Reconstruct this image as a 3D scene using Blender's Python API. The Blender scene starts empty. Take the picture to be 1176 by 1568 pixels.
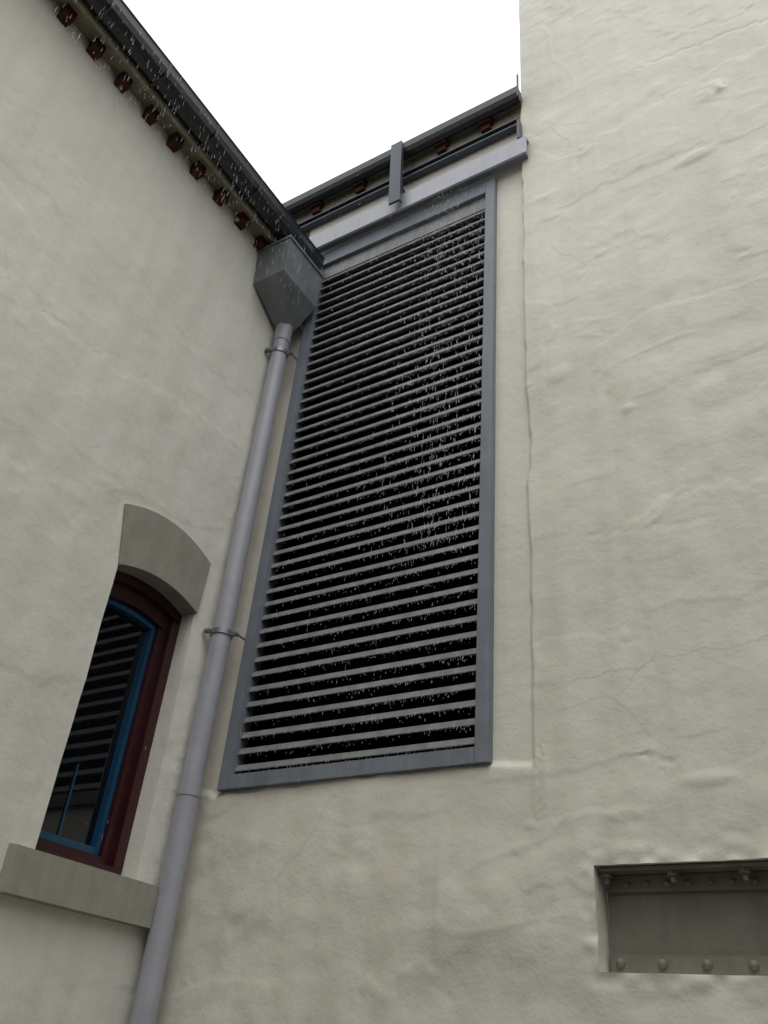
import bpy, bmesh, math, random
import numpy as np
from mathutils import Matrix, Vector
random.seed(7); rng=np.random.default_rng(11)
sc=bpy.context.scene
sc.view_settings.view_transform='Standard'; sc.view_settings.look='None'
sc.view_settings.exposure=0; sc.view_settings.gamma=1

# ---------------------------------------------------------------- helpers
def empty(name):
    o=bpy.data.objects.new(name,None); sc.collection.objects.link(o); return o
def add_mesh(name,verts,faces,mat,parent=None,smooth=False):
    me=bpy.data.meshes.new(name); me.from_pydata([tuple(v) for v in verts],[],faces); me.validate(); me.update()
    o=bpy.data.objects.new(name,me); sc.collection.objects.link(o)
    if mat: me.materials.append(mat)
    if smooth:
        for p in me.polygons: p.use_smooth=True
    if parent: o.parent=parent
    return o
def from_bm(name,bm,mat,parent=None,smooth=False):
    bmesh.ops.recalc_face_normals(bm,faces=bm.faces)
    me=bpy.data.meshes.new(name); bm.to_mesh(me); bm.free()
    o=bpy.data.objects.new(name,me); sc.collection.objects.link(o)
    if mat: me.materials.append(mat)
    if smooth:
        for p in me.polygons: p.use_smooth=True
    if parent: o.parent=parent
    return o
def bm_box(bm,x0,x1,y0,y1,z0,z1):
    v=[bm.verts.new(p) for p in [(x0,y0,z0),(x1,y0,z0),(x1,y1,z0),(x0,y1,z0),(x0,y0,z1),(x1,y0,z1),(x1,y1,z1),(x0,y1,z1)]]
    for f in [(0,3,2,1),(4,5,6,7),(0,1,5,4),(1,2,6,5),(2,3,7,6),(3,0,4,7)]:
        bm.faces.new([v[i] for i in f])
def box(name,x0,x1,y0,y1,z0,z1,mat,parent=None,bev=0.0):
    bm=bmesh.new(); bm_box(bm,x0,x1,y0,y1,z0,z1)
    if bev>0: bmesh.ops.bevel(bm,geom=bm.edges[:],offset=bev,segments=2,affect='EDGES')
    return from_bm(name,bm,mat,parent)
def bm_cyl(bm,p0,p1,r,seg=24,r2=None):
    p0=Vector(p0);p1=Vector(p1);d=(p1-p0)
    m=Matrix.Translation((p0+p1)/2)@d.to_track_quat('Z','Y').to_matrix().to_4x4()
    bmesh.ops.create_cone(bm,cap_ends=True,segments=seg,radius1=r,radius2=r if r2 is None else r2,depth=d.length,matrix=m)
def prism(name,profile,axis,a0,a1,mat,parent=None,closed=True,smooth=False):
    bm=bmesh.new()
    mk=(lambda p,a:(a,p[0],p[1])) if axis=='x' else (lambda p,a:(p[0],a,p[1]))
    A=[bm.verts.new(mk(p,a0)) for p in profile]; B=[bm.verts.new(mk(p,a1)) for p in profile]
    n=len(profile)
    for i in range(n if closed else n-1):
        j=(i+1)%n; bm.faces.new([A[i],A[j],B[j],B[i]])
    if closed:
        bm.faces.new(A); bm.faces.new(B[::-1])
    return from_bm(name,bm,mat,parent,smooth)

# ---------------------------------------------------------------- materials
def newmat(name):
    m=bpy.data.materials.new(name); m.use_nodes=True
    nt=m.node_tree; return m,nt,nt.nodes['Principled BSDF']
def N(nt,t,**k):
    n=nt.nodes.new(t)
    for a,b in k.items(): setattr(n,a,b)
    return n
def objco(nt,scale=(1,1,1)):
    tc=N(nt,'ShaderNodeTexCoord'); mp=N(nt,'ShaderNodeMapping'); mp.inputs['Scale'].default_value=scale
    nt.links.new(tc.outputs['Object'],mp.inputs[0]); return mp.outputs[0]
def noise(nt,vec,scale,detail=4,rough=.55,out='Fac'):
    n=N(nt,'ShaderNodeTexNoise'); n.inputs['Scale'].default_value=scale; n.inputs['Detail'].default_value=detail
    n.inputs['Roughness'].default_value=rough; nt.links.new(vec,n.inputs['Vector']); return n.outputs[out]
def ramp(nt,fac,stops):
    r=N(nt,'ShaderNodeValToRGB'); nt.links.new(fac,r.inputs[0]); e=r.color_ramp.elements
    e[0].position,e[0].color=stops[0][0],(*stops[0][1],1); e[1].position,e[1].color=stops[-1][0],(*stops[-1][1],1)
    for p,c in stops[1:-1]:
        x=e.new(p); x.color=(*c,1)
    return r.outputs[0]
def mixc(nt,fac,a,b,mode='MIX'):
    m=N(nt,'ShaderNodeMix',data_type='RGBA',blend_type=mode)
    if isinstance(fac,(int,float)): m.inputs[0].default_value=fac
    else: nt.links.new(fac,m.inputs[0])
    for s,i in ((a,6),(b,7)):
        if isinstance(s,tuple): m.inputs[i].default_value=(*s,1)
        else: nt.links.new(s,m.inputs[i])
    return m.outputs[2]
def plaster(name,base,alongx=True,seed=0):
    m,nt,b=newmat(name); v=objco(nt)
    big=noise(nt,v,.8,4); c1=ramp(nt,big,[(.3,tuple(c*.93 for c in base)),(.7,tuple(min(1,c*1.04) for c in base))])
    streak=noise(nt,objco(nt,(5,5,.35)),1.3,3,.6); c2=ramp(nt,streak,[(.35,(.91,.90,.87)),(.6,(1,1,1))])
    c=mixc(nt,.6,c1,c2,'MULTIPLY')
    h1=noise(nt,v,60,3,.6); h2=noise(nt,objco(nt,(1,1,1.05)),5.5,4,.55)
    c3=ramp(nt,h2,[(.25,(.86,.85,.82)),(.45,(1,1,1))])
    c=mixc(nt,.5,c,c3,'MULTIPLY')
    # hairline cracks (dirt-filled), only in places
    wn=noise(nt,v,2.2,4,.6,'Color'); wv=mixc(nt,.22,v,wn,'ADD')
    mp=N(nt,'ShaderNodeMapping'); mp.inputs['Scale'].default_value=(1,1,1.6) ; nt.links.new(wv,mp.inputs[0])
    vo=N(nt,'ShaderNodeTexVoronoi',feature='DISTANCE_TO_EDGE'); vo.inputs['Scale'].default_value=.9; nt.links.new(mp.outputs[0],vo.inputs['Vector'])
    line=N(nt,'ShaderNodeMapRange'); nt.links.new(vo.outputs['Distance'],line.inputs[0]); line.inputs[1].default_value=0; line.inputs[2].default_value=.006; line.inputs[3].default_value=1; line.inputs[4].default_value=0
    msk=N(nt,'ShaderNodeMapRange'); nt.links.new(big,msk.inputs[0]); msk.inputs[1].default_value=.52; msk.inputs[2].default_value=.62
    lm=N(nt,'ShaderNodeMath',operation='MULTIPLY'); nt.links.new(line.outputs[0],lm.inputs[0]); nt.links.new(msk.outputs[0],lm.inputs[1])
    lm2=N(nt,'ShaderNodeMath',operation='MULTIPLY'); nt.links.new(lm.outputs[0],lm2.inputs[0]); lm2.inputs[1].default_value=.4
    c=mixc(nt,lm2.outputs[0],c,tuple(x*.55 for x in base))
    nt.links.new(c,b.inputs['Base Color'])
    b.inputs['Roughness'].default_value=.58; b.inputs['Specular IOR Level'].default_value=.4
    a1=N(nt,'ShaderNodeMath',operation='MULTIPLY'); a1.inputs[1].default_value=.0014; nt.links.new(h1,a1.inputs[0])
    a2=N(nt,'ShaderNodeMath',operation='MULTIPLY_ADD'); a2.inputs[1].default_value=.010; nt.links.new(h2,a2.inputs[0]); nt.links.new(a1.outputs[0],a2.inputs[2])
    b1=N(nt,'ShaderNodeBump'); b1.inputs['Strength'].default_value=.9; b1.inputs['Distance'].default_value=1; nt.links.new(a2.outputs[0],b1.inputs['Height'])
    nt.links.new(b1.outputs[0],b.inputs['Normal'])
    return m
def paint(name,col,rough=.45,var=.12,metal=0,scale=6,bump=.1,spec=.5):
    m,nt,b=newmat(name); v=objco(nt)
    f=noise(nt,v,scale,4,.65)
    c=ramp(nt,f,[(.3,tuple(x*(1-var) for x in col)),(.7,tuple(min(1,x*(1+var)) for x in col))])
    st=ramp(nt,noise(nt,objco(nt,(9,9,.6)),2,3),[(.4,(1-var,)*3),(.6,(1,1,1))])
    c=mixc(nt,.8,c,st,'MULTIPLY')
    nt.links.new(c,b.inputs['Base Color']); b.inputs['Metallic'].default_value=metal
    b.inputs['Specular IOR Level'].default_value=spec
    r=N(nt,'ShaderNodeMapRange'); nt.links.new(f,r.inputs[0]); r.inputs[3].default_value=rough-.1; r.inputs[4].default_value=rough+.12
    nt.links.new(r.outputs[0],b.inputs['Roughness'])
    if bump:
        bp=N(nt,'ShaderNodeBump'); bp.inputs['Strength'].default_value=bump; bp.inputs['Distance'].default_value=.004
        nt.links.new(noise(nt,v,40,3),bp.inputs['Height']); nt.links.new(bp.outputs[0],b.inputs['Normal'])
    return m
M_wallL=plaster('cream_painted_render',(.745,.73,.655),False)
M_wallB=plaster('cream_painted_render_back',(.69,.67,.585),True)
M_trim=paint('olive_grey_trim',(.31,.305,.25),.6,.1,bump=.4)
M_pipe=paint('grey_pipe_paint',(.35,.36,.40),.4,.08)
M_frame=paint('blue_grey_steel',(.18,.20,.23),.45,.12)
M_slat=paint('weathered_louvre_blade',(.205,.21,.215),.4,.2,scale=9)
M_head=paint('wet_zinc_flashing',(.36,.375,.42),.3,.1)
M_hop=paint('zinc_hopper',(.18,.20,.21),.35,.15)
M_dark=paint('louvre_void',(.006,.006,.007),.9,.1,bump=0,spec=.05)  # near-black colour stands in for the shade inside the louvre
M_gut=paint('dark_wet_gutter',(.016,.019,.024),.35,.4,scale=20)
M_rail=paint('blue_grey_rail',(.045,.06,.08),.4,.25,scale=20)
M_tan=paint('soffit_board',(.28,.25,.185),.7,.2)
M_raf=paint('rafter_dark_red',(.070,.022,.018),.75,.3,spec=.2)
M_win=paint('dark_red_window_frame',(.038,.005,.007),.4,.2)
M_sash=paint('blue_sash',(.010,.075,.17),.35,.15)
M_beam=paint('olive_beam_paint',(.185,.18,.14),.5,.12,bump=.5)
M_roof=paint('slate_roof',(.05,.055,.06),.6,.2)
M_brk=paint('galvanised_clip',(.25,.26,.28),.35,.2,metal=.6)
M_gnd=paint('wet_concrete',(.10,.10,.095),.5,.25,scale=2,bump=.4)
M_far=paint('opposite_render',(.30,.285,.25),.6,.1)
m,nt,b=newmat('window_glass'); b.inputs['Base Color'].default_value=(.004,.005,.007,1); b.inputs['Roughness'].default_value=.03; b.inputs['IOR'].default_value=1.6
g=N(nt,'ShaderNodeBump'); g.inputs['Strength'].default_value=.05; g.inputs['Distance'].default_value=.01
nt.links.new(noise(nt,objco(nt),3,1),g.inputs['Height']); nt.links.new(g.outputs[0],b.inputs['Normal']); M_glass=m
m,nt,b=newmat('rain_water'); b.inputs['Base Color'].default_value=(.52,.54,.56,1); b.inputs['Roughness'].default_value=.15  # opaque pale colour stands in for sky brightness refracted by drops
M_rain=m

# ---------------------------------------------------------------- lumpy plaster walls
def vnoise(U,Z,su,sz,seed):
    r=np.random.default_rng(seed); G=r.standard_normal((256,256))
    a=U/su+100.3; c=Z/sz+50.7
    i=np.floor(a).astype(int); j=np.floor(c).astype(int); fa=a-i; fc=c-j
    fa=fa*fa*fa*(fa*(fa*6-15)+10); fc=fc*fc*fc*(fc*(fc*6-15)+10); i%=255; j%=255
    return (G[i,j]*(1-fa)+G[i+1,j]*fa)*(1-fc)+(G[i,j+1]*(1-fa)+G[i+1,j+1]*fa)*fc
def sstep(x,a,b):
    t=np.clip((x-a)/(b-a),0,1); return t*t*(3-2*t)
def rotn(U,Z,su,sz,seed,ang):
    c,s=math.cos(ang),math.sin(ang); return vnoise(U*c+Z*s,-U*s+Z*c,su,sz,seed)
def lumps(U,Z,s):
    h=.0046*rotn(U,Z,.8,.65,s,.3)+.0022*rotn(U,Z,.27,.24,s+1,.7)+.0009*rotn(U,Z,.12,.11,s+2,1.1)
    h+=.0018*rotn(U,Z,.45,.42,s+3,-.4)
    w=rotn(U,Z,.7,.45,s+5,.2); h+=.0030*np.exp(-(w/.05)**2)*sstep(rotn(U,Z,.8,.8,s+6,.5),.5,1.3)
    w=rotn(U,Z,.32,.22,s+7,-.35); h+=.0026*np.exp(-(w/.08)**2)*sstep(rotn(U,Z,.5,.5,s+8,.1),.6,1.3)
    # sharp patch edges of later repairs
    w=rotn(U,Z,1.0,.7,s+9,.1)+.08*vnoise(U,Z,.07,.06,s+10)+.1*rotn(U,Z,.2,.2,s+14,.4); h+=.0034*sstep(w,.60,.65)-.0026*sstep(w,-.9,-.85)
    # small daubs and nibs
    w=rotn(U,Z,.10,.085,s+15,.2); h+=.0022*sstep(w,1.5,2.1)*sstep(rotn(U,Z,.9,.9,s+16,0),.0,.8)
    # ghost of the masonry courses telegraphing through the render, here and there
    k=np.round(Z/.31); zc=k*.31+.022*vnoise(U,k*1.0,.45,1,s+11)+.010*vnoise(U,k*1.0,.09,1,s+12)
    h+=.0018*sstep(Z-zc,-.010,.004)*sstep(-(Z-zc),-.11,-.0)*sstep(vnoise(U,k*1.0,.4,1,s+13),.6,1.1)
    return h
def axis_pts(segs):
    out=[]
    for a,b,st in segs:
        n=max(1,round((b-a)/st)); out+=list(np.linspace(a,b,n+1)[:-1])
    out.append(segs[-1][1]); return np.array(out)
def wall_sheet(name,us,zs,hfun,to3,skip,holes,depth_dir,mat,parent,flip=False):
    U,Z=np.meshgrid(us,zs,indexing='ij'); H=hfun(U,Z); nu,nz=U.shape
    bm=bmesh.new(); V={}
    def vert(i,j):
        k=(i,j)
        if k not in V: V[k]=bm.verts.new(to3(U[i,j],Z[i,j],H[i,j]))
        return V[k]
    uc=(us[:-1]+us[1:])/2; zc=(zs[:-1]+zs[1:])/2
    for i in range(nu-1):
        for j in range(nz-1):
            if skip(uc[i],zc[j]): continue
            if any(h[0]<uc[i]<h[1] and h[2]<zc[j]<h[3] for h in holes): continue
            q=[vert(i,j),vert(i+1,j),vert(i+1,j+1),vert(i,j+1)]
            if flip: q.reverse()
            f=bm.faces.new(q); f.smooth=True
    eps=1e-4
    for h in holes:
        iu=[i for i in range(nu) if h[0]-eps<=us[i]<=h[1]+eps]; jz=[j for j in range(nz) if h[2]-eps<=zs[j]<=h[3]+eps]
        loop=[(i,jz[0]) for i in iu]+[(iu[-1],j) for j in jz[1:]]+[(i,jz[-1]) for i in iu[::-1][1:]]+[(iu[0],j) for j in jz[::-1][1:-1]]
        dd=Vector(depth_dir)*h[4]
        ring=[V[k] for k in loop]
        front=[bm.verts.new(v.co) for v in ring]; back=[]
        for v in ring:
            c=v.co.copy()
            for a in range(3):
                if abs(depth_dir[a])>.5: c[a]=dd[a]
            back.append(bm.verts.new(c))
        n=len(ring)
        for a in range(n):
            b_=(a+1)%n; f=bm.faces.new([front[a],front[b_],back[b_],back[a]])
    me=bpy.data.meshes.new(name); bm.to_mesh(me); bm.free(); me.materials.append(mat)
    o=bpy.data.objects.new(name,me); sc.collection.objects.link(o); o.parent=parent; return o

hallB=empty('louvred_brick_building')
# back + right wall share one skin; infill panel (0<x<2.27, z>3.03) is set back
def hB(U,Z):
    wob=.007*vnoise(U*0,Z,1,.45,41)+.005*vnoise(U*0,Z,1,.11,42)
    wz=.008*vnoise(U,Z*0,.4,1,43)+.008*vnoise(U,Z*0,.1,1,44)
    step=.020+.026*sstep(Z,3.2,5.5)
    panel=sstep(-(U-2.272+wob*sstep(Z,9.2,8.6)),-.008,.012)*sstep(Z-3.02+wz,-.026,.026)
    h=step*(1-panel)+.006
    h+=lumps(U,Z,60)*(1-.75*panel)
    bottom=sstep(-Z,-3.3,-2.2)*(1-panel); h+=bottom*(.0045*rotn(U,Z,.38,.3,70,.3)+.0020*rotn(U,Z,.12,.1,71,.5))
    def g(x,z,sx,sz,a,rot=0):
        c,s=math.cos(rot),math.sin(rot); du=(U-x)*c+(Z-z)*s; dz=-(U-x)*s+(Z-z)*c
        q=(du/sx)**2+(dz/sz)**2
        return a*np.exp(-q**2)
    h+=g(3.78,7.84,.12,.10,.010)*(1+.6*vnoise(U,Z,.04,.04,80))+g(3.58,7.17,.16,.05,.009,.15)+g(2.92,5.09,.035,.035,.006)+g(3.39,5.03,.10,.09,.005)
    h+=g(2.52,8.42,.16,.09,.006,.4)+g(2.50,5.54,.08,.06,.006,.3)+g(2.45,3.9,.07,.2,.004)+g(2.40,7.45,.10,.04,.005)
    h+=g(3.1,2.85,.12,.03,.006)+g(2.7,2.72,.1,.03,.005)+g(1.75,2.45,.02,.3,.004)+g(2.3,2.9,.05,.2,.005)
    # rough making-good around the beam pocket
    near=np.exp(-(np.clip(np.maximum(2.55-U,np.maximum(2.07-Z,Z-2.5)),0,9)/.07)**2)*sstep(U,2.42,2.5)
    h+=near*(.004+.004*vnoise(U,Z,.06,.045,85)+.003*vnoise(U,Z,.14,.05,86))
    def crack(x0,z0,x1,z1,a,wd,seed):
        t=((U-x0)*(x1-x0)+(Z-z0)*(z1-z0))/((x1-x0)**2+(z1-z0)**2); tt=np.clip(t,0,1)
        jit=.018*vnoise(tt*3,tt*0,.11,1,seed)
        L=math.hypot(x1-x0,z1-z0); d=((U-x0)*(z1-z0)-(Z-z0)*(x1-x0))/L+jit
        return -a*np.exp(-(d/wd)**2)*sstep(t,-.02,.02)*sstep(-t,-1.02,-.98)
    h+=crack(2.79,3.0,2.95,2.93,.006,.010,90)+crack(2.29,2.75,2.30,3.1,.004,.010,91)+crack(3.3,8.6,4.4,8.4,.005,.012,92)
    h+=crack(2.6,4.25,3.3,4.2,.003,.010,96)+crack(1.1,2.75,1.9,2.78,.002,.01,97)
    return h
st=.015
xs=axis_pts([(0,.26,st),(.26,1.96,.02),(1.96,2.2,st),(2.2,2.34,.009),(2.34,2.55,st),(2.55,4.0,st),(4.0,4.6,st),(4.6,9,.12)])
zs=axis_pts([(0,1.6,.1),(1.6,2.07,st),(2.07,2.5,.0143),(2.5,2.98,st),(2.98,3.1,.009),(3.1,7.7,st),(7.7,9.0,st),(9.0,11.2,.018),(11.2,14,.2)])
wall_sheet('rendered_wall',xs,zs,hB,lambda u,z,h:(u,-h,z),lambda u,z:(u<2.27 and z>9.0),
    [(.26,1.96,3.1,7.7,.34),(2.55,4.0,2.07,2.5,.13)],(0,1,0),M_wallB,hallB)
box('tower_core',2.272,9,.02,5,2.6,14,M_wallB,hallB)
box('tower_side',2.2695,2.30,-.030,5,9.0,14,M_wallB,hallB)
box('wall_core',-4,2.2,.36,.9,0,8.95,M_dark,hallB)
box('wall_return',-4,-.06,.05,.35,6.5,8.95,M_wallB,hallB)
# back eave
box('eave_soffit',-4,2.262,-.085,.3,8.93,8.955,M_tan,hallB)
box('eave_fascia',-4,2.262,-.012,.012,8.665,8.925,M_tan,hallB)
gp=[(a+.062,z_-.01) for a,z_ in [(-.215,9.035),(-.225,9.02),(-.222,8.93),(-.20,8.89),(-.16,8.872),(-.135,8.885),(-.13,8.92),(-.13,9.03)]]
prism('eave_gutter',gp,'x',-4,2.288,M_gut,hallB)
prism('roof_slope',[(-.14,9.03),(4,10.6),(4,10.5),(-.06,9.03)],'x',-4,2.25,M_roof,hallB)
bm=bmesh.new()
for x in (-.85,-.4,.06,.58,1.48,1.93):
    bm_box(bm,x-.06,x+.06,-.085,-.014,8.84,8.925); bm_box(bm,x-.045,x+.045,-.055,-.014,8.77,8.839)
from_bm('eave_brackets',bm,M_raf,hallB)
prism('steel_rail',[(-.08,8.66),(-.08,8.645),(-.03,8.645),(-.03,8.58),(-.08,8.58),(-.08,8.565),(-.016,8.565),(-.016,8.66)],'x',-4,2.262,M_rail,hallB)
bm=bmesh.new()
def bar(bm,p0,p1,wx,wy):
    vs=[]
    for (x,y,z_) in (p0,p1):
        for dx,dy in ((-wx,-wy),(wx,-wy),(wx,wy),(-wx,wy)): vs.append(bm.verts.new((x+dx,y+dy,z_)))
    for f in [(0,3,2,1),(4,5,6,7),(0,1,5,4),(1,2,6,5),(2,3,7,6),(3,0,4,7)]: bm.faces.new([vs[i] for i in f])
bar(bm,(1.125,-.195,8.06),(1.075,-.195,8.985),.058,.010); bar(bm,(1.175,-.175,8.06),(1.125,-.175,8.985),.006,.010)
bm_box(bm,1.06,1.14,-.184,-.02,8.36,8.37)
from_bm('steel_standard',bm,M_rail,hallB)
box('corner_flashing_strip',2.262,2.285,-.12,-.062,8.29,8.56,M_rail,hallB)
box('corner_bracket',2.283,2.297,-.16,-.145,8.86,9.20,M_gut,hallB)

# ---------------------------------------------------------------- louvre
lou=empty('louvre_vent')
def stile(n,x0,x1,z0,z1): box(n,x0,x1,-.052,.06,z0,z1,M_frame,lou,.003)
stile('frame_stile_left',.185,.275,3.02,8.0); stile('frame_stile_right',1.945,2.03,3.02,8.0)
stile('frame_sill',.2755,1.9445,3.02,3.11); stile('frame_head',.2755,1.9445,7.84,8.0)
box('blank_plate',.2755,1.9445,-.018,.02,7.68,7.838,M_slat,lou)
box('inner_lip_left',.2755,.283,-.035,.05,3.111,7.679,M_frame,lou); box('inner_lip_right',1.937,1.9445,-.035,.05,3.111,7.679,M_frame,lou)
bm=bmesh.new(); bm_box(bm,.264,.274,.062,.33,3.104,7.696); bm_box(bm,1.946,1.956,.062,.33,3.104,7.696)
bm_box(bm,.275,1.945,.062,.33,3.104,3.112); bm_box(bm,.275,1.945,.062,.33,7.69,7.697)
from_bm('painted_shade_lining',bm,M_dark,lou)  # black boxes paint interior shade over the pale sides of the hole
bm=bmesh.new(); pitch=.1045; z=3.135; bladez=[]
while z<7.66:
    j=random.uniform(-.002,.002); bladez.append(z+j)
    prof=[(-.022,z+j),(-.026,z+.004+j),(-.012,z+.043+j),(.060,z+.070+j),(.060,z+.066+j),(-.008,z+.039+j),(-.018,z+.004+j)]
    A=[bm.verts.new((.284,p[0],p[1])) for p in prof]; e=random.uniform(-.002,.002); B=[bm.verts.new((1.936,p[0],p[1]+e)) for p in prof]
    n=len(prof)
    for i in range(n): bm.faces.new([A[i],A[(i+1)%n],B[(i+1)%n],B[i]])
    z+=pitch
from_bm('blades',bm,M_slat,lou)
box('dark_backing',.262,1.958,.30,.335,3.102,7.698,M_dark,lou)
hd=empty('header_flashing')
prism('folded_cap',[(-.05,8.275),(-.125,8.255),(-.13,8.03),(-.115,8.02),(-.108,8.03),(-.10,8.24),(-.05,8.25)],'x',.10,2.345,M_head,hd)
box('soffit_plate',.11,2.335,-.107,-.056,8.04,8.05,M_frame,hd)

# ---------------------------------------------------------------- left building
bl=empty('rendered_brick_building')
ys=axis_pts([(-9,-4,.12),(-4,-1.08,.017),(-1.08,-.37,.02),(-.37,-.1,.017),(-.1,.06,.02)])
zl=axis_pts([(0,1.5,.1),(1.5,2.43,.018),(2.43,4.3,.018),(4.3,7.72,.018)])
def hL(U,Z):
    return lumps(U,Z,160)*.8
wall_sheet('rendered_wall',ys,zl,hL,lambda u,z,h:(h,u,z),lambda u,z:False,[(-1.08,-.37,2.43,4.3,.30)],(-1,0,0),M_wallL,bl)
box('wall_body_low',-.6,-.31,-9,.06,0,7.5,M_dark,bl)
bm=bmesh.new()
y=-.62
while y>-8.9:
    w=random.uniform(-.010,.010); q=random.uniform(-.010,.010)
    bm_box(bm,-.1,.080+q,y-.045+w,y+.045+w,7.580+q*.5,7.690); y-=.277
from_bm('rafter_tails',bm,M_raf,bl)
box('soffit_board',-.1,.215,-9,-.02,7.692,7.706,M_tan,bl)
box('fascia_board',.150,.178,-9,-.02,7.635,7.691,M_tan,bl)
G0=-.085
prof=[(a,z_+G0) for a,z_ in [(.20,7.90),(.180,7.82),(.182,7.765),(.225,7.738),(.29,7.738),(.335,7.765),(.352,7.81),(.352,7.885),(.362,7.90),(.352,7.912),(.340,7.90),(.340,7.815),(.325,7.785),(.285,7.762),(.24,7.764),(.212,7.785),(.206,7.82)]]
prism('eave_gutter',prof,'y',-9,-.12,M_gut,bl)
bm=bmesh.new(); y=-.5
while y>-8.9:
    bm_box(bm,.18,.356,y-.010,y+.010,7.731+G0,7.737+G0); bm_box(bm,.353,.357,y-.010,y+.010,7.745+G0,7.905+G0); y-=.554
from_bm('gutter_straps',bm,M_gut,bl)
prism('roof_slope',[(.25,7.845),(-4.5,9.5),(-4.5,9.4),(.2,7.775)],'y',-9,-.02,M_roof,bl)
def arc(y0,z0,ym,zm,y1,z1,n=16):
    out=[]
    for i in range(n+1):
        t=i/n; yy=y0+(y1-y0)*t; base=z0+(z1-z0)*t; out.append((yy,base+(zm-(z0+z1)/2)*4*t*(1-t)))
    return out
outer=arc(-1.165,4.52,-.75,4.62,-.345,4.525); inner=arc(-1.083,4.12,-.75,4.195,-.367,4.125)
bm=bmesh.new(); n=len(outer); F=[]
for x in (.013,-.12):
    F.append([[bm.verts.new((x,p[0],p[1])) for p in outer],[bm.verts.new((x,p[0],p[1])) for p in inner]])
for i in range(n-1):
    for s in (0,1): bm.faces.new([F[s][0][i],F[s][0][i+1],F[s][1][i+1],F[s][1][i]])
    for k in (0,1): bm.faces.new([F[0][k][i],F[0][k][i+1],F[1][k][i+1],F[1][k][i]])
for i in (0,n-1): bm.faces.new([F[0][0][i],F[0][1][i],F[1][1][i],F[1][0][i]])
from_bm('arched_lintel',bm,M_trim,bl)
prism('window_sill',[(-.10,2.455),(.075,2.43),(.075,2.215),(-.10,2.215)],'y',-1.235,-.25,M_trim,bl)
win=empty('sash_window')
def wframe(name,x0,x1,y0,y1,z0,z1,wl,wr,wb,arc_rise,mat,top=.1,d=0):
    bm=bmesh.new()
    bm_box(bm,x0,x1,y0,y0+wl,z0,z1-top); bm_box(bm,x0,x1,y1-wr,y1,z0,z1-top); bm_box(bm,x0+.001,x1-.001,y0+wl,y1-wr,z0,z0+wb)
    nn=14
    up=arc(y0,z1-.02,0,z1-.02+arc_rise,y1,z1-.02,nn); lo=arc(y0,z1-top,0,z1-top+arc_rise,y1,z1-top,nn)
    P=[[[bm.verts.new((x,p[0],p[1])) for p in q] for q in (up,lo)] for x in (x1,x0)]
    for i in range(nn):
        for s in (0,1): bm.faces.new([P[s][0][i],P[s][0][i+1],P[s][1][i+1],P[s][1][i]])
        for k in (0,1): bm.faces.new([P[0][k][i],P[0][k][i+1],P[1][k][i+1],P[1][k][i]])
    return from_bm(name,bm,mat,win)
wframe('outer_frame',-.20,-.12,-1.075,-.373,2.44,4.22,.07,.07,.06,.07,M_win,.16)
wframe('inner_frame',-.235,-.165,-1.01,-.44,2.50,4.10,.03,.065,.045,.05,M_win,.12)
wframe('sash_rails',-.265,-.20,-.985,-.500,2.545,4.02,.03,.034,.045,.02,M_sash,.055)
box('meeting_bead',-.249,-.240,-.78,-.77,2.595,3.0,M_sash,win)
box('glass',-.262,-.25,-1.02,-.44,2.5,4.12,M_glass,win)

# ---------------------------------------------------------------- rainwater hopper + downpipe
hop=empty('rainwater_hopper')
def loft(name,rings,mat,parent,cap=True):
    bm=bmesh.new(); R=[[bm.verts.new(p) for p in r] for r in rings]; n=len(rings[0])
    for a in range(len(R)-1):
        for i in range(n): bm.faces.new([R[a][i],R[a][(i+1)%n],R[a+1][(i+1)%n],R[a+1][i]])
    if cap: bm.faces.new(R[0]); bm.faces.new(R[-1][::-1])
    o=from_bm(name,bm,mat,parent)
    return o
def rect(x0,x1,y0,y1,z): return [(x0,y0,z),(x1,y0,z),(x1,y1,z),(x0,y1,z)]
loft('box_and_taper',[rect(.03,.15,-.24,-.12,6.97),rect(.012,.335,-.572,-.10,7.20),rect(.012,.36,-.60,-.10,7.56),rect(.02,.35,-.59,-.11,7.565),rect(.03,.14,-.24,-.12,7.3)],M_hop,hop)
box('rim',.008,.372,-.612,-.095,7.566,7.60,M_hop,hop,.004)
dp=empty('downpipe')
bm=bmesh.new(); bm_cyl(bm,(.09,-.18,0),(.09,-.18,6.985),.068,40)
bm_cyl(bm,(.09,-.18,6.80),(.09,-.18,6.99),.074,40); bm_cyl(bm,(.09,-.18,2.95),(.09,-.18,3.05),.072,40)
o=from_bm('pipe',bm,M_pipe,dp,True)
m2=o.modifiers.new('es','EDGE_SPLIT'); m2.split_angle=.7
bm=bmesh.new()
for z in (6.67,4.04,1.2):
    bm_cyl(bm,(.09,-.18,z-.018),(.09,-.18,z+.018),.077,40)
    bm_box(bm,.01,.05,-.272,-.245,z-.012,z+.012)
    bm_box(bm,.15,.195,-.16,-.135,z-.012,z+.012); bm_cyl(bm,(.19,-.148,z),(.19,.0,z),.007,10); bm_cyl(bm,(.0,-.262,z),(.03,-.262,z),.009,10)
    bm_cyl(bm,(.19,-.165,z),(.19,-.125,z),.012,8); bm_cyl(bm,(.028,-.282,z),(.028,-.24,z),.012,8)
from_bm('pipe_clips',bm,M_brk,dp)

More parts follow.
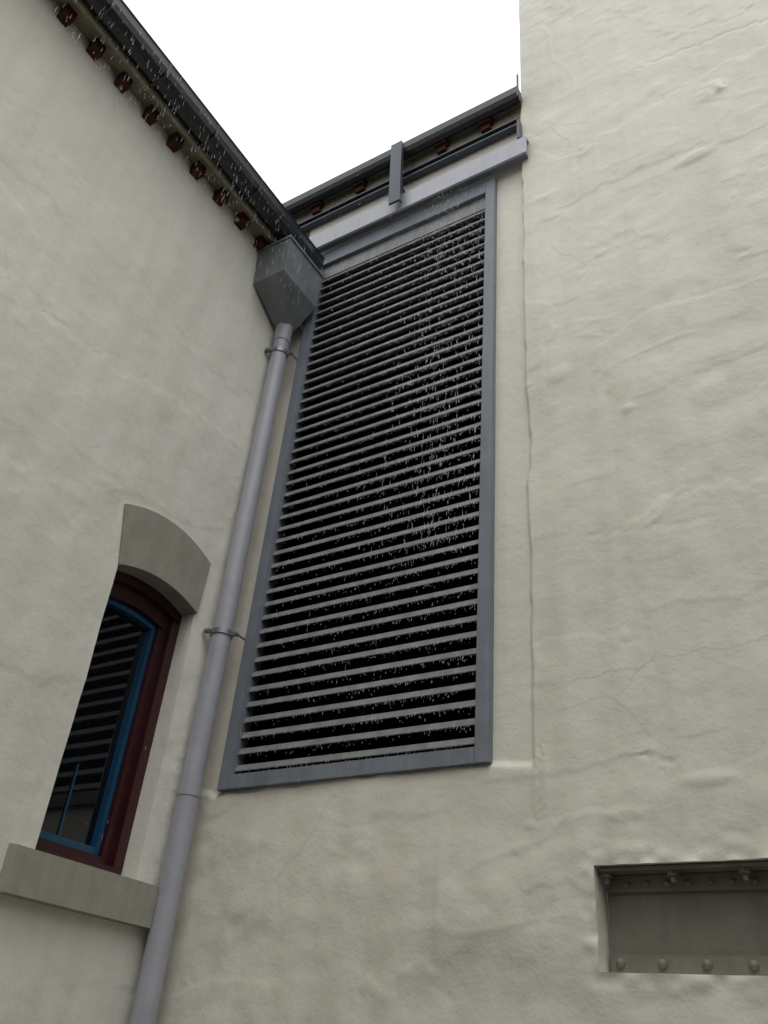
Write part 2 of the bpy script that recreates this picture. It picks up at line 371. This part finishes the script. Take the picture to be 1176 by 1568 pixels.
# ---------------------------------------------------------------- riveted beam in recess
be=empty('riveted_steel_beam')
box('web',2.56,4.0,.10,.12,2.075,2.495,M_beam,be)
box('top_angle',2.565,4.0,.080,.098,2.405,2.478,M_beam,be,.003); box('bottom_angle',2.565,4.0,.070,.098,2.078,2.155,M_beam,be,.004)
box('top_flange',2.565,4.0,-.01,.098,2.48,2.494,M_beam,be)
bm=bmesh.new()
def riv(x,y,z,r):
    bmesh.ops.create_uvsphere(bm,u_segments=14,v_segments=8,radius=r,matrix=Matrix.Translation((x,y,z)))
for x in np.arange(2.61,4,.183): riv(x,.070,2.118,.021)
for x in np.arange(2.66,4,.0915): riv(x,.079,2.438,.015)
for x in np.arange(2.585,4,.30): 
    bm_cyl(bm,(x,.03,2.458),(x,.03,2.481),.026,6); bm_cyl(bm,(x,.03,2.430),(x,.03,2.459),.013,10)
from_bm('rivets',bm,M_beam,be,False)

# ---------------------------------------------------------------- ground & unseen enclosing buildings added behind
g=add_mesh('ground',[(-60,-60,0),(60,-60,0),(60,60,0),(-60,60,0)],[(0,1,2,3)],M_gnd)
ob=empty('unseen_courtyard_building')  # out of view; both buildings added to darken the lower walls
box('walls',-2,14,-10.5,-9.5,0.0,8.0,M_far,ob); box('coping',-2.1,14.1,-10.6,-9.4,8.001,8.15,M_trim,ob)
bm=bmesh.new()
for x in (0,3,6,9,12):
    for z in (1,5): bm_box(bm,x-.5,x+.5,-9.498,-9.47,z,z+1.6)
from_bm('windows',bm,M_glass,ob)
ob2=empty('unseen_courtyard_building'); box('walls',9.2,10,-9.4,5,0,6.5,M_far,ob2); box('coping',9.1,10.1,-9.39,5,6.501,6.65,M_trim,ob2)

# ---------------------------------------------------------------- rain
V=[];Fc=[]
def drop(x,y,z,w,l):
    b=len(V); tl=random.uniform(-.04,.04)*l
    V.extend([(x,y,z-l/2),(x+w,y,z-l*.2),(x,y+w,z-l*.2),(x-w,y,z-l*.2),(x,y-w,z-l*.2),(x+tl,y,z+l/2)])
    for i in range(4):
        Fc.append((b,b+1+(i+1)%4,b+1+i)); Fc.append((b+5,b+1+i,b+1+(i+1)%4))
for bz in bladez:   # beads and drips hanging from / splashing off the blade lips
    hi=(bz-3.1)/4.6
    for i in range(int(90+110*hi)):
        x=.29+1.64*random.random()**(.62-.2*hi)
        dz=abs(random.gauss(0,.020)); drop(x,-.028-random.random()*.02,bz-dz,random.uniform(.0008,.0022+.0014*hi),random.uniform(.004,.020+.016*hi))
for i in range(900):   # stream from the header spilling down the right-hand half
    x=min(random.gauss(1.62,.19),1.93)
    drop(x,random.uniform(-.12,-.06),8.0-3.6*random.random()**1.2,random.uniform(.0008,.0024),random.uniform(.02,.07))
for i in range(420):   # drips off the left gutter
    drop(.36+random.uniform(-.02,.03),random.uniform(-3.5,-.3),random.uniform(6.9,7.75),random.uniform(.0007,.0014),random.uniform(.03,.12))
for i in range(300):
    drop(random.uniform(0.3,2.3),random.uniform(-1.2,-.3),random.uniform(2,8),random.uniform(.0005,.0009),random.uniform(.02,.06))
add_mesh('rain',V,Fc,M_rain,None,True)

# ---------------------------------------------------------------- light
w=bpy.data.worlds.new('World'); sc.world=w; w.use_nodes=True; nt=w.node_tree; nt.nodes.clear()
out=N(nt,'ShaderNodeOutputWorld'); addn=N(nt,'ShaderNodeAddShader')
sky=N(nt,'ShaderNodeTexSky'); sky.sky_type='NISHITA'; sky.sun_disc=False; sky.sun_elevation=math.radians(62); sky.sun_rotation=math.radians(150); sky.dust_density=6; sky.air_density=1.5
hs=N(nt,'ShaderNodeHueSaturation'); hs.inputs['Saturation'].default_value=.25; nt.links.new(sky.outputs[0],hs.inputs['Color'])
bg1=N(nt,'ShaderNodeBackground'); bg1.inputs[1].default_value=.05; nt.links.new(hs.outputs[0],bg1.inputs[0])
tc=N(nt,'ShaderNodeTexCoord'); sx=N(nt,'ShaderNodeSeparateXYZ'); nt.links.new(tc.outputs['Generated'],sx.inputs[0])
cr=N(nt,'ShaderNodeMapRange'); nt.links.new(sx.outputs['Z'],cr.inputs[0]); cr.inputs[1].default_value=0; cr.inputs[2].default_value=1; cr.inputs[3].default_value=.52; cr.inputs[4].default_value=1.3
bg2=N(nt,'ShaderNodeBackground'); bg2.inputs[0].default_value=(.98,.99,1,1); nt.links.new(cr.outputs[0],bg2.inputs[1])
nt.links.new(bg1.outputs[0],addn.inputs[0]); nt.links.new(bg2.outputs[0],addn.inputs[1]); nt.links.new(addn.outputs[0],out.inputs[0])
sd=bpy.data.lights.new('sun','SUN'); sd.energy=.5; sd.angle=math.radians(25); sd.color=(1,.97,.93)
so=bpy.data.objects.new('sun',sd); sc.collection.objects.link(so)
el,az=math.radians(62),math.radians(150)
dirv=Vector((math.sin(az)*math.cos(el),math.cos(az)*math.cos(el),math.sin(el)))
so.rotation_euler=dirv.to_track_quat('Z','Y').to_euler()

# ---------------------------------------------------------------- camera
cd=bpy.data.cameras.new('camera'); cam=bpy.data.objects.new('camera',cd); sc.collection.objects.link(cam)
r=Vector((.8541,.5142,.0789)).normalized(); f=Vector((-.4653,.6873,.5577)).normalized(); r=(r-f*r.dot(f)).normalized(); u=r.cross(f)
cam.matrix_world=Matrix.Translation((3.904,-4,1.6))@Matrix(((r.x,u.x,-f.x),(r.y,u.y,-f.y),(r.z,u.z,-f.z))).to_4x4()
cd.sensor_fit='VERTICAL'; cd.sensor_height=36; cd.lens=36*1300/1568; cd.clip_start=.05; cd.clip_end=500
sc.camera=cam
